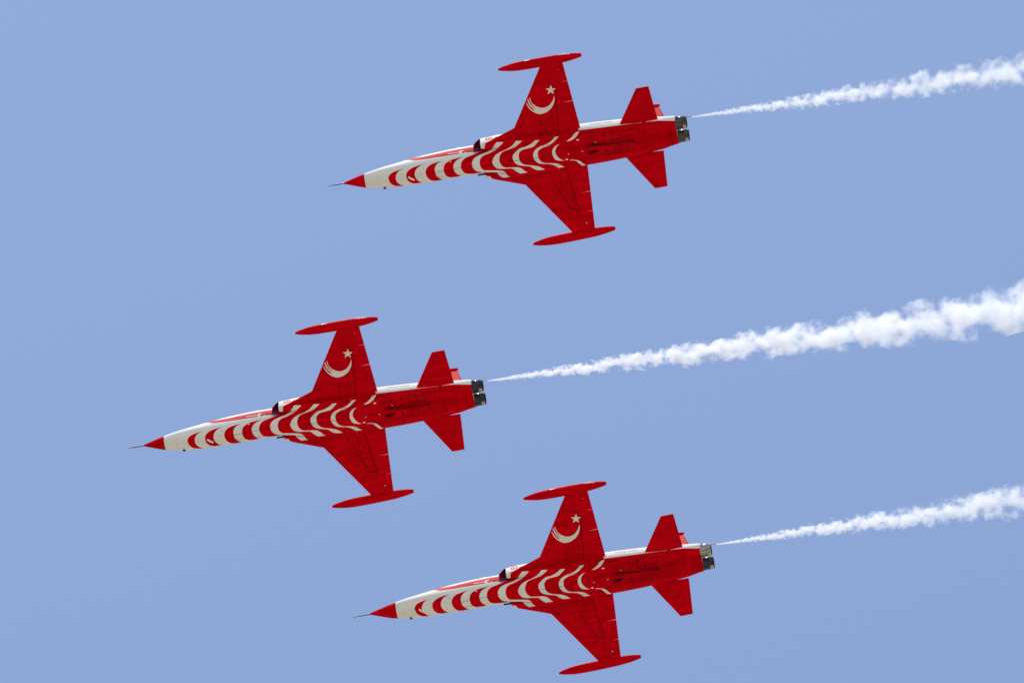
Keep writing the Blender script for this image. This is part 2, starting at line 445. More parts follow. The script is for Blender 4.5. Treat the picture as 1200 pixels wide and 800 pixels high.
def stain_field(X, Y, blobs):
    s = np.zeros_like(X)
    for cx, cy, sx, sy, a in blobs:
        s = np.maximum(s, a * np.exp(-(((X - cx) / sx) ** 2 + ((Y - cy) / sy) ** 2)))
    return s

BELLY_BLOBS = [(10.6, 0.26, .22, .05, .85), (10.55, 0.33, .16, .05, .8), (10.64, -.07, .22, .04, .9), (11.14, .33, .04, .08, .6), (11.11, .63, .09, .03, .6),
               (11.16, -.44, .03, .05, .7), (11.16, -.31, .03, .05, .7), (12.3, .37, .05, .03, .6), (12.32, -.33, .03, .05, .5), (12.18, .03, .1, .06, .8),
               (8.95, .02, .2, .035, .55), (9.15, .0, .25, .03, .4), (11.6, .3, .5, .3, .16), (10.6, -.4, .3, .15, .22), (11.6, -.3, .5, .2, .18), (10.8, .0, .8, .35, .15),
               (10.6, -.30, .5, .06, .3), (11.3, .45, .7, .08, .42), (11.9, -.1, .5, .2, .40), (12.9, .05, .6, .3, .28), (13.75, .1, .22, .4, .38), (10.2, .55, .35, .12, .45), (10.2, -.6, .4, .10, .45), (12.6, .45, .5, .05, .4), (11.2, .02, .7, .06, .4), (12.5, -.45, .5, .05, .35), (8.2, .3, .6, .1, .2), (7.6, -.2, .5, .15, .18), (9.4, -.55, .6, .1, .25),
               (9.9, .1, .3, .3, .2), (9.75, -.02, .12, .1, .3), (10.9, -.12, .35, .03, .4), (7.2, .32, .03, .03, .8), (6.3, .38, .05, .035, .85)]

def finish_livery(me, mirror_ok=True):
    n = len(me.vertices)
    co = np.empty(n * 3, np.float32); me.vertices.foreach_get('co', co); co = co.reshape(-1, 3).astype(float)
    nr = np.empty(n * 3, np.float32); me.vertices.foreach_get('normal', nr); nr = nr.reshape(-1, 3).astype(float)
    d = nr @ VIEW
    dm = (nr * np.array((1, -1, 1))) @ VIEW
    vis = np.where(d > -0.03, 1, np.where(dm > -0.03, -1, 0))
    set_attr(me, 'white', livery(co[:, 0], co[:, 1], co[:, 2], vis))
    st = stain_field(co[:, 0], co[:, 1] - KY * co[:, 2], BELLY_BLOBS) * (nr[:, 2] < 0.2)
    set_attr(me, 'stain', st)

# ------------------------------------------------------------------ fuselage
#        x     w     zc    zt    zb    nt   nb
BODY = [(1.55, .285, -.02, .265, -.305, 2.0, 2.0),
        (2.2,  .400, -.02, .385, -.405, 2.1, 2.0),
        (2.9,  .462, .01,  .52,  -.455, 2.3, 2.05),
        (3.6,  .488, .12,  .65,  -.460, 2.7, 2.15),
        (4.3,  .497, .20,  .76,  -.450, 3.0, 2.2),
        (5.1,  .502, .27,  .84,  -.430, 3.2, 2.1),
        (6.0,  .502, .30,  .88,  -.410, 3.2, 2.15),
        (6.6,  .520, .28,  .90,  -.400, 2.9, 2.5),
        (7.2,  .620, .21,  .92,  -.385, 2.5, 2.7),
        (8.0,  .760, .23,  .91,  -.365, 2.3, 2.9),
        (9.2,  .820, .25,  .88,  -.345, 2.2, 3.0),
        (10.3, .830, .25,  .86,  -.330, 2.2, 3.0),
        (11.2, .805, .25,  .84,  -.310, 2.2, 3.1),
        (11.9, .770, .24,  .82,  -.280, 2.2, 3.1),
        (12.7, .715, .20,  .77,  -.235, 2.25, 3.0),
        (13.35, .655, .18, .71,  -.185, 2.3, 2.9),
        (13.7, .615, .23,  .66,  -.090, 2.3, 2.7),
        (14.0, .585, .25,  .60,  -.025, 2.3, 2.5)]

def ring_at(x, n):
    w, zc, zt, zb, nt, nb = lerp_table(BODY, x)
    pts = []
    for k in range(480):
        t = -math.pi / 2 + 2 * math.pi * k / 480
        c, s = math.cos(t), math.sin(t)
        e = nt if s >= 0 else nb
        h = (zt - zc) if s >= 0 else (zc - zb)
        pts.append((w * math.copysign(abs(c) ** (2 / e), c), zc + h * math.copysign(abs(s) ** (2 / e), s)))
    q = resample(pts, n)
    return [(x, a, b) for a, b in q]

def drop(bvh, x, y, up=True, off=0.003):
    """point on the underside (or top) of a surface"""
    z0, dz = (-5, 1) if up else (5, -1)
    hit, nrm, _, _ = bvh.ray_cast(Vector((x, y, z0)), Vector((0, 0, dz)))
    if hit is None: return None
    return hit + Vector((0, 0, -off * dz)), nrm

def add_strip(mb, bvh, line, width, mat, step=0.08, off=0.003):
    """a thin painted or sealed line lying on the underside"""
    pts = []
    for a, b in zip(line[:-1], line[1:]):
        a, b = Vector(a), Vector(b); n = max(1, int((b - a).length / step))
        pts += [a + (b - a) * i / n for i in range(n)]
    pts.append(Vector(line[-1]))
    L = []
    for i, p in enumerate(pts):
        d = (pts[min(i + 1, len(pts) - 1)] - pts[max(i - 1, 0)]).normalized()
        nn = Vector((-d.y, d.x)) * width / 2
        qa, qb = drop(bvh, p.x + nn.x, p.y + nn.y, off=off), drop(bvh, p.x - nn.x, p.y - nn.y, off=off)
        if qa is None or qb is None:
            if len(L) > 1: emit(mb, L, mat)
            L = []; continue
        L.append((qa[0], qb[0]))
    if len(L) > 1: emit(mb, L, mat)

def emit(mb, L, mat):
    vs = [p for ab in L for p in ab]
    mb.add(vs, [(2 * i, 2 * i + 1, 2 * i + 3, 2 * i + 2) for i in range(len(L) - 1)], mat, True)

def slant(p, z):
    """paint-layout coordinates to true plan position for a surface at height z"""
    return (p[0] - 0.13 * z, p[1] + KY * z)

def text_mesh(body, size):
    cu = bpy.data.curves.new('t', 'FONT'); cu.body = body; cu.size = size; cu.resolution_u = 2
    ob = bpy.data.objects.new('t', cu); col.objects.link(ob)
    dg = bpy.context.evaluated_depsgraph_get()
    me = ob.evaluated_get(dg).to_mesh()
    v = [tuple(q.co) for q in me.vertices]; f = [tuple(p.vertices) for p in me.polygons]
    ob.evaluated_get(dg).to_mesh_clear()
    bpy.data.objects.remove(ob); bpy.data.curves.remove(cu)
    return v, f

def make_fuselage(root):
    xs = list(np.arange(1.55, 14.0, 0.021)) + [14.0]
    n = 176
    mb = MB()
    rings = [ring_at(float(x), n) for x in xs]
    add_loft(mb, rings, 0)
    ob = mb.build('fuselage', [M_livery, M_seam, M_grime, M_letter], root)
    me = ob.data
    finish_livery(me)
    bvh = BVHTree.FromPolygons([v.co.copy() for v in me.vertices], [tuple(p.vertices) for p in me.polygons])
    # panel seams, gear doors and lettering go into the same mesh
    ex = MB()
    for line in PAINT['BELLY']:
        add_strip(ex, bvh, [slant(p, -0.3) for p in line], 0.020, 1)
    for x in (2.05, 3.35, 4.35):
        pts = [(x, y) for y in np.linspace(-.40, .40, 9)]
        add_strip(ex, bvh, pts, 0.007, 3, off=0.0025)
    for yy in (-.16, .16):
        add_strip(ex, bvh, [(4.3, yy * .7), (5.9, yy)], 0.010, 1)
    for x in (7.35, 8.75, 9.9, 12.75, 13.3):
        add_strip(ex, bvh, [(x, y) for y in np.linspace(-.5, .5, 9)], 0.010, 1)
    add_strip(ex, bvh, [(7.35, -.05), (8.75, -.04)], 0.012, 1)
    for yy in (-.5, .5):
        add_strip(ex, bvh, [(8.75, yy), (9.9, yy * .9)], 0.012, 1)
    # fuel and oil specks
    rnd = random.Random(4)
    for _ in range(16):
        x, y = rnd.uniform(1.9, 13.6), rnd.uniform(-.4, .4)
        add_strip(ex, bvh, [(x, y), (x + rnd.uniform(.015, .035), y)], rnd.uniform(.015, .028), 2)
    v, f = text_mesh('TURKISH STARS', 0.165)
    wmax = max(p[0] for p in v)
    tv = []
    for p in v:
        x = 10.62 + p[0] * 0.92 / wmax; z = 0.19 + p[1] * 1.1
        hit = bvh.ray_cast(Vector((x, -3, z)), Vector((0, 1, 0)))[0]
        tv.append(hit + Vector((0, -0.004, 0)))
    ex.add(tv, f, 3, False)
    bm = bmesh.new(); bm.from_mesh(me)
    off = len(bm.verts)
    lw = bm.verts.layers.float.get('white'); ls = bm.verts.layers.float.get('stain')
    vv = [bm.verts.new(p) for p in ex.v]
    for fc, mi in zip(ex.f, ex.m):
        try:
            q = bm.faces.new([vv[i] for i in fc]); q.material_index = mi; q.smooth = False
        except ValueError: pass
    bm.to_mesh(me); bm.free()
    return ob, bvh

def make_nose(root):
    mb = MB()
    prof = []
    a, b = Vector((0.66, 0, 0.035)), Vector((1.552, 0, -0.02))
    for i in range(25):
        t = i / 24
        prof.append((t, 0.022 + 0.2635 * t * (1 + 0.05 * math.sin(math.pi * t))))
    add_lathe(mb, prof, a, b, 48, 0, True, True)
    nc = mb.build('nose_cone', M_red, root)
    mb = MB()
    add_tube(mb, [(0.0, 0, -.01), (.02, 0, -.01), (.25, 0, .01), (.27, 0, .01), (.68, 0, .035)], [.006, .011, .014, .022, .026], 10)
    pb = mb.build('pitot_probe', M_probe, root)
    mb = MB(); add_tube(mb, [(.22, 0, .006), (.25, 0, .01), (.58, 0, .03)], [.016, .021, .026], 10)
    mb.build('sleeve', M_sleeve, pb)

def make_intake(root, s):
    """air intake trunk on one side, s=-1 left"""
    tab = [  # x  y_in  y_out  z_bot z_top
        (6.28, .535, .815, -.02, .555), (6.6, .52, .835, -.05, .60), (7.1, .50, .850, -.13, .64), (7.7, .45, .845, -.20, .63),
        (8.4, .40, .825, -.25, .58), (9.2, .35, .79, -.25, .5)]
    def ring(x, shrink=0.0, n=112):
        yi, yo, zb, zt = lerp_table(tab, x)
        yc, zc, hw, hh = (yi + yo) / 2, (zb + zt) / 2, (yo - yi) / 2 - shrink, (zt - zb) / 2 - shrink
        pts = []
        for k in range(240):
            t = 2 * math.pi * k / 240; c, q = math.cos(t), math.sin(t)
            pts.append((yc + hw * math.copysign(abs(c) ** (2 / 3.2), c), zc + hh * math.copysign(abs(q) ** (2 / 3.2), q)))
        return [(x, s * a, b) for a, b in resample(pts, n)]
    xs = [float(x) for x in np.arange(6.28, 9.2, 0.022)]
    yi0, yo0 = tab[0][1], tab[0][2]
    def rake(p):
        # the top lip and the inner wall reach forward, the lower lip does not
        x, y, z = p; t = min(1, max(0, (yo0 - abs(y)) / (yo0 - yi0 - .02)))
        up = min(1, max(0, (z - .0) / .06)) if abs(y) < yi0 + .05 else min(1, max(0, (z - .33) / .12))
        return (x - .32 * t * up, y, z)
    rings = [[rake(p) for p in ring(6.28)]] + [ring(x) for x in xs[1:]]
    if s < 0: rings = [r[::-1] for r in rings]
    mb = MB()
    add_loft(mb, rings, 0, False, True)
    ob = mb.build('intake', [M_livery, M_duct], root)
    bmx = bmesh.new(); bmx.from_mesh(ob.data); bmesh.ops.recalc_face_normals(bmx, faces=bmx.faces); bmx.to_mesh(ob.data); bmx.free()
    finish_livery(ob.data)
    at = ob.data.attributes['white']; n = len(ob.data.vertices)
    w = np.empty(n, np.float32); at.data.foreach_get('value', w)
    co = np.empty(n * 3, np.float32); ob.data.vertices.foreach_get('co', co)
    at.data.foreach_set('value', np.minimum(w, co.reshape(-1, 3)[:, 0] - 6.268))
    mb = MB()
    duct = [[rake(p) for p in ring(6.281, 0.003)], ring(6.33, .014), ring(6.6, .03), ring(7.4, .05)]
    add_loft(mb, duct, 0, False, True)
    mb.build('duct', M_duct, ob)
    mb = MB()     # splitter plate standing off the fuselage side
    prof = [(5.95, -.01), (6.0, .12), (6.29, .17), (6.29, -.02)]
    a = [(x, s * .525, z) for x, z in prof]; b = [(x, s * .556, z) for x, z in prof]
    m = len(prof)
    mb.add(a + b, [tuple(range(m)), tuple(range(2 * m - 1, m - 1, -1))] + [(i, (i + 1) % m, m + (i + 1) % m, m + i) for i in range(m)], 0, False)
    mb.build('splitter_plate', M_splitter, ob)
    return ob
M_splitter = simple('sky_reflection_splitter', (0.11, 0.02, 0.10), 0.6, 0, 0.0)  # purple base colour paints in the sky reflected by the plate

# ------------------------------------------------------------------ lifting surfaces
def foil(u, tc):
    u = max(u, 0.0)
    return 5 * tc * (.2969 * math.sqrt(u) - .126 * u - .3516 * u * u + .2843 * u ** 3 - .1036 * u ** 4)

def panel(mb, le, te, v0, v1, u0, u1, tc, nu, nv, normal=(0, 0, 1), squeeze=1.0, mat=0, u0b=None, u1b=None):
    """closed aerofoil panel between chord fractions u0..u1 (varying to u0b..u1b at v1)"""
    nrm = Vector(normal); rings = []
    u0b = u0 if u0b is None else u0b; u1b = u1 if u1b is None else u1b
    for j in range(nv + 1):
        q = j / nv; v = v0 + (v1 - v0) * q
        L, T = Vector(le(v)), Vector(te(v)); c = (T - L).length
        a, b = u0 + (u0b - u0) * q, u1 + (u1b - u1) * q
        us = [a + (b - a) * (i / nu) ** (1.6 if a < .01 else 1) for i in range(nu + 1)]
        up = [L + (T - L) * u + nrm * (foil(u, tc) * c * squeeze + 0.004) for u in us]
        dn = [L + (T - L) * u - nrm * (foil(u, tc) * c * squeeze + 0.004) for u in us]
        rings.append(up + dn[::-1])
    add_loft(mb, rings, mat)

def piece(tab):
    """polyline lookup: span -> (x, y, z)"""
    def f(y):
        for (a, b) in zip(tab[:-1], tab[1:]):
            if y <= b[1] or b is tab[-1]:
                t = (y - a[1]) / (b[1] - a[1])
                return (a[0] + t * (b[0] - a[0]), y, a[2] + t * (b[2] - a[2]))
    return f

LE_T = [(6.44, 0.60, .035), (6.46, 0.80, .035), (7.72, 1.285, .02), (9.205, 3.80, .106)]
TE_T = [(10.30, 0.60, .075), (10.10, 3.72, .173)]
TE_T = [(10.295, 0.60, .085), (10.075, 3.80, .173)]
HINGE = [(9.40, 0.60), (9.755, 3.80)]

def make_wing(root, s):
    le0, te0 = piece(LE_T), piece(TE_T)
    def le(v): p = le0(v); return (p[0], s * p[1], p[2])
    def te(v): p = te0(v); return (p[0], s * p[1], p[2])
    def uh(v, dx=0.0):
        L, T = le0(v), te0(v)
        xh = HINGE[0][0] + (v - .6) / 3.2 * (HINGE[1][0] - HINGE[0][0]) + dx
        return (xh - L[0]) / (T[0] - L[0])
    TC = 0.048
    mb = MB()
    fine = s < 0
    nu = 150 if fine else 60
    segs = [(.60, .80), (.80, 1.285), (1.285, 1.95), (1.95, 2.94)]
    NV = {False: [2, 8, 10, 14], True: [3, 16, 44, 66]}[fine]
    # forward of the hinge line: one closed shape per span segment would leave inner walls, so loft all stations together
    vs = []
    for (a, b), n in zip(segs, NV): vs += [a + (b - a) * i / n for i in range(n)]
    vs.append(2.94)
    rings = []
    nrm = Vector((0, 0, 1))
    def station(v, ua, ub, n, sq=1.0):
        L, T = Vector(le(v)), Vector(te(v)); c = min((T - L).length, 2.6)
        us = [ua + (ub - ua) * (i / n) ** (1.5 if ua < .01 else 1) for i in range(n + 1)]
        cc = (T - L).length
        up = [L + (T - L) * u + nrm * (foil(u, TC) * c * sq + .004) for u in us]
        dn = [L + (T - L) * u - nrm * (foil(u, TC) * c * sq + .004) for u in us]
        return up + dn[::-1]
    for v in vs: rings.append(station(v, 0, uh(v), nu))
    add_loft(mb, rings, 0)
    # outer panel runs to the trailing edge
    rings = [station(2.94 + (3.80 - 2.94) * i / 20, 0, 1, 60) for i in range(21)]
    add_loft(mb, rings, 0)
    ob = mb.build('wing', [M_livery, M_seam, M_whitemark], root)
    me = ob.data
    bmx = bmesh.new(); bmx.from_mesh(me); bmesh.ops.recalc_face_normals(bmx, faces=bmx.faces); bmx.to_mesh(me); bmx.free()
    n = len(me.vertices)
    co = np.empty(n * 3, np.float32); me.vertices.foreach_get('co', co); co = co.reshape(-1, 3).astype(float)
    nr = np.empty(n * 3, np.float32); me.vertices.foreach_get('normal', nr); nr = nr.reshape(-1, 3).astype(float)
    X, Y = co[:, 0], co[:, 1]
    if s < 0:
        w = sdf(smooth_poly(PAINT['CRES'], 4, 45), X, Y)
        for g in PAINT['GAP']: w = np.minimum(w, -sdf(g, X, Y))
        c, tip = np.array(PAINT['STAR'][0]), np.array(PAINT['STAR'][1])
        d = tip - c; R = np.linalg.norm(d); a0 = math.atan2(d[1], d[0])
        star = [c + R * (1 if k % 2 == 0 else .40) * np.array((math.cos(a0 + k * math.pi / 5), math.sin(a0 + k * math.pi / 5))) for k in range(10)]
        w = np.maximum(w, sdf(np.array(star), X, Y))
        w = np.where(nr[:, 2] < 0, w, -.2)
        blobs = [(8.4, -.85, 1.6, .10, .35), (9.9, -.95, .3, .25, .42), (9.25, -1.3, .08, .6, .3), (9.5, -2.5, .08, .9, .25), (9.57, -1.79, .12, .025, .8), (9.585, -2.10, .03, .07, .6), (8.02, -1.29, .06, .05, .5), (8.31, -1.82, .05, .04, .4), (8.7, -2.5, .04, .04, .3),
                 (9.0, -1.2, .5, .5, .15), (9.4, -3.1, .3, .3, .12)]
    else:
        w = np.full(n, -.2)
        blobs = [(8.4, .85, 1.6, .10, .35), (9.9, .95, .3, .25, .42), (9.1, 1.3, .07, .6, .32), (9.5, 2.2, .08, 1.1, .3), (8.9, 1.8, .25, .5, .2), (9.615, 1.743, .13, .03, .85), (9.598, 2.12, .03, .08, .75), (9.655, 2.75, .03, .1, .55), (7.99, 1.30, .08, .035, .6), (8.32, 1.845, .06, .03, .5),
                 (8.68, 2.55, .06, .03, .45), (8.98, 3.08, .05, .03, .4), (9.3, 1.4, .5, .4, .14), (9.2, 2.7, .25, .4, .15)]
    set_attr(me, 'white', w)
    set_attr(me, 'stain', stain_field(X, Y, blobs) * (nr[:, 2] < 0))
    bvh = BVHTree.FromPolygons([v.co.copy() for v in me.vertices], [tuple(p.vertices) for p in me.polygons])
    ex = MB()
    for i, line in enumerate(PAINT['LWING'] if s < 0 else PAINT['RWING']):
        if i == 0: continue
        add_strip(ex, bvh, line, 0.017, 1)
    hl = [(HINGE[0][0] + (v - .6) / 3.2 * (HINGE[1][0] - HINGE[0][0]) - .012, s * v) for v in np.linspace(.8, 2.9, 12)]
    add_strip(ex, bvh, hl, 0.018, 1)
    bm = bmesh.new(); bm.from_mesh(me)
    vv = [bm.verts.new(p) for p in ex.v]
    for fc, mi in zip(ex.f, ex.m):
        q = bm.faces.new([vv[i] for i in fc]); q.material_index = mi; q.smooth = False
    bm.to_mesh(me); bm.free()
    def flap_station(v, end):
        # the end gaps open towards the trailing edge
        ua, pts_u, pts_d = uh(v, .004), [], []
        for i in range(15):
            q = i / 14; vv = v + end * .010 * (1 - min(1, q * 1.4))
            L, T = Vector(le(vv)), Vector(te(vv)); cc = (T - L).length
            u = ua + (1 - ua) * q
            h = nrm * (foil(u, TC) * min(cc, 2.6) + .004)
            pts_u.append(L + (T - L) * u + h); pts_d.append(L + (T - L) * u - h)
        return pts_u + pts_d[::-1]
    # trailing-edge surfaces, tucked into the cove behind the hinge line
    for name, a, b in (('flap', .78, 2.040), ('aileron', 2.058, 2.930)):
        mb = MB()
        rr = []
        for i in range(13):
            v = a + (b - a) * i / 12
            rr.append(flap_station(v, -1 if i == 0 else (1 if i == 12 else 0)))
        add_loft(mb, rr, 0)
        # hinge tongue inside the cove
        rt = [station(a + .01 + (b - a - .02) * i / 6, uh(a + .01 + (b - a - .02) * i / 6, -.06), uh(a + .01 + (b - a - .02) * i / 6, .05), 4, .7) for i in range(7)]
        add_loft(mb, rt, 0)
        o2 = mb.build(name, M_red, ob)
        bmx = bmesh.new(); bmx.from_mesh(o2.data); bmesh.ops.recalc_face_normals(bmx, faces=bmx.faces); bmx.to_mesh(o2.data); bmx.free()
    # position light set in the underside near the tip
    x, y = (9.80, 3.43) if s > 0 else (9.84, -3.50)
    p, _ = drop(bvh, x, y)
    mb = MB()
    if s > 0:
        add_lathe(mb, [(0, .045), (1, .045)], p + Vector((0, 0, .02)), p + Vector((0, 0, -.006)), 16, 0, True, True)
        add_lathe(mb, [(0, .026), (1, .02)], p + Vector((0, 0, .0)), p + Vector((0, 0, -.02)), 12, 1, True, True)
        mb.build('wing_light', [M_black, M_lens], ob)
    else:
        add_lathe(mb, [(0, .024), (1, .018)], p + Vector((0, 0, .01)), p + Vector((0, 0, -.015)), 12, 0, True, True)
        mb.build('wing_light', [simple('red_lens', (.75, .12, .12), .2)], ob)
    return ob

def make_tank(root, s):
    a, b = Vector((7.53, s * 3.955, .0)), Vector((10.86, s * 3.925, .245))
    prof = [(0, .016), (.015, .042), (.05, .080), (.10, .116), (.20, .168), (.30, .187), (.45, .193), (.60, .190), (.75, .178), (.85, .152), (.92, .121), (.97, .090), (1, .066)]
    mb = MB()
    # smooth the profile
    xs = [p[0] for p in prof]; rs = [p[1] for p in prof]
    tab = [(x, r) for x, r in prof]
    pr = [(t, lerp_table(tab, t)[0]) for t in [float(q) ** 1.4 for q in np.linspace(0, 1, 49)]]
    add_lathe(mb, pr, a, b, 32, 0, True, True)
    if s < 0:
        d = (b - a).normalized()
        v, f = text_mesh('TÜRK', 0.16)
        wm = max(p[0] for p in v)
        me0 = mb.mesh('t', [M_red]); bvh = BVHTree.FromPolygons([q.co.copy() for q in me0.vertices], [tuple(p.vertices) for p in me0.polygons])
        bpy.data.meshes.remove(me0)
        tv = []
        up = Vector((0, -.25, .97)); inw = Vector((0, .97, .25))
        for p in v:
            q = a + d * (2.44 + p[0] * .46 / wm) + up * (p[1] - .01) - inw * 2
            h = bvh.ray_cast(q, inw)[0]
            tv.append((h if h else q + inw * 2) - inw * .004)
        mb.add(tv, f, 1, False)
        q = []
        for x0, x1 in ((1.10, 1.24), (1.27, 1.31)):
            for x, z in ((x0, .02), (x1, .02), (x1, .06), (x0, .06)):
                h = bvh.ray_cast(a + d * x + up * z - inw * 2, inw)[0]; q.append(h - inw * .004)
        mb.add(q, [(0, 1, 2, 3), (4, 5, 6, 7)], 1, False)
    ob = mb.build('tip_tank', [M_red, M_whitemark], root)
    mb = MB()
    add_lathe(mb, [(0, .004), (.3, .016), (.7, .02), (1, .018)], a + Vector((-.055, 0, 0)), a + Vector((.01, 0, 0)), 12, 0, True, True)
    mb.build('nose_light', M_lens, ob)
    return ob

def make_tailplane(root, s):
    def le(v): return (11.80 + (v - .70) / 1.56 * (12.735 - 11.80), s * v, .02 - .097 * (v - .70) / 1.56)
    def te(v): return (13.345 + (v - .70) / 1.56 * (13.235 - 13.345), s * v, .02 - .068 * (v - .70) / 1.56)
    mb = MB()
    panel(mb, le, te, .70, 2.26, 0, 1, .042, 30, 24)
    ob = mb.build('tailplane', [M_red, M_fine_seam], root)
    bmx = bmesh.new(); bmx.from_mesh(ob.data); bmesh.ops.recalc_face_normals(bmx, faces=bmx.faces); bmx.to_mesh(ob.data); bmx.free()
    me = ob.data
    bvh = BVHTree.FromPolygons([v.co.copy() for v in me.vertices], [tuple(p.vertices) for p in me.polygons])
    ex = MB()
    for line in ([(12.3, .8), (12.85, 2.2)], [(12.95, .8), (13.1, 2.2)], [(12.2, 1.4), (13.25, 1.35)]):
        add_strip(ex, bvh, [(x, s * y) for x, y in line], .009, 1)
    bm = bmesh.new(); bm.from_mesh(me)
    vv = [bm.verts.new(p) for p in ex.v]
    for fc in ex.f:
        q = bm.faces.new([vv[i] for i in fc]); q.material_index = 1
    bm.to_mesh(me); bm.free()
    mb = MB()
    add_tube(mb, [(12.78, s * .55, .03), (12.78, s * .74, .02)], .07, 12)
    mb.build('pivot', M_red, ob)

def make_fin(root):
    def le(v): return (11.0 + (v - .55) / 1.93 * (12.55 - 11.0), 0, v)
    def te(v): return (13.72 + (v - .55) / 1.93 * (13.27 - 13.72), 0, v)
    mb = MB()
    panel(mb, le, te, .55, 2.48, 0, .70, .045, 24, 20, (0, 1, 0))
    fin = mb.build('fin', M_red, root)
    mb = MB()
    panel(mb, le, te, .72, 2.40, .705, 1, .045, 10, 16, (0, 1, 0))
    rd = mb.build('rudder', M_red, fin)
    mb = MB()
    add_lathe(mb, [(0, .005), (.1, .035), (.3, .06), (.6, .07), (.85, .06), (1, .04)], (12.45, 0, 2.49), (13.33, 0, 2.52), 16, 0, True, True)
    cp = mb.build('fin_cap', M_red, fin)
    for o in (fin, rd, cp):
        bmx = bmesh.new(); bmx.from_mesh(o.data); bmesh.ops.recalc_face_normals(bmx, faces=bmx.faces); bmx.to_mesh(o.data); bmx.free()

def make_nozzle(root, s, mat):
    mb = MB()
    a, b = Vector((13.985, s * .295, .25)), Vector((14.42, s * .295, .235))
    add_lathe(mb, [(0, .262), (.2, .262), (.205, .255), (.6, .252), (.605, .258), (.64, .258), (.645, .25), (.97, .238), (1, .234)], a, b, 48, 0)
    add_lathe(mb, [(1, .234), (1.0, .226), (.9, .222), (.1, .20), (-.4, .17)], a, b, 48, 1, False, True)
    ob = mb.build('exhaust_nozzle', [mat, M_nozzle_in], root)
    mb = MB()    # tan petal on the lower outer quarter
    n = 8; vs = []
    for i in range(n + 1):
        ang = RAD(-92 + 62 * i / n)
        for x in (14.265, 14.335, 14.400):
            r = .2565 if x < 14.3 else (.250 if x < 14.36 else .2445)
            yy, zz = math.cos(ang) * r, math.sin(ang) * r
            vs.append((x, s * .295 + yy, .238 + zz))
    fs = []
    for i in range(n):
        for k in range(2): fs.append((3 * i + k, 3 * i + k + 1, 3 * i + k + 4, 3 * i + k + 3))
    mb.add(vs, fs, 0, True)
    mb.build('petal', M_patch, ob)
    return ob

def make_canopy(root):
    tab = [(3.75, .02, .62, .66), (4.2, .27, .70, .86), (4.8, .36, .76, 1.02), (5.4, .38, .80, 1.10), (6.0, .36, .82, 1.10), (6.6, .28, .84, 1.02), (7.2, .12, .86, .95)]
    mb = MB(); rings = []
    for x in np.linspace(3.75, 7.2, 36):
        w, zb, zt = lerp_table(tab, float(x)); zb -= .10
        rings.append([(float(x), w * math.cos(t), zb + (zt - zb) * math.sin(t)) for t in np.linspace(0, math.pi, 21)])
    mb.add([p for r in rings for p in r], grid_faces(len(rings), 21, False))
    cn = mb.build('canopy', M_glass, root)
    mb = MB()
    for x in (4.55, 6.35):
        mb = MB()
        w, zb, zt = lerp_table(tab, x); zb -= .1
        add_tube(mb, [(x, (w + .008) * math.cos(t), zb + (zt + .008 - zb) * math.sin(t)) for t in np.linspace(0, math.pi, 21)], .03, 8)
        mb.build('frame', M_whitemark, cn)

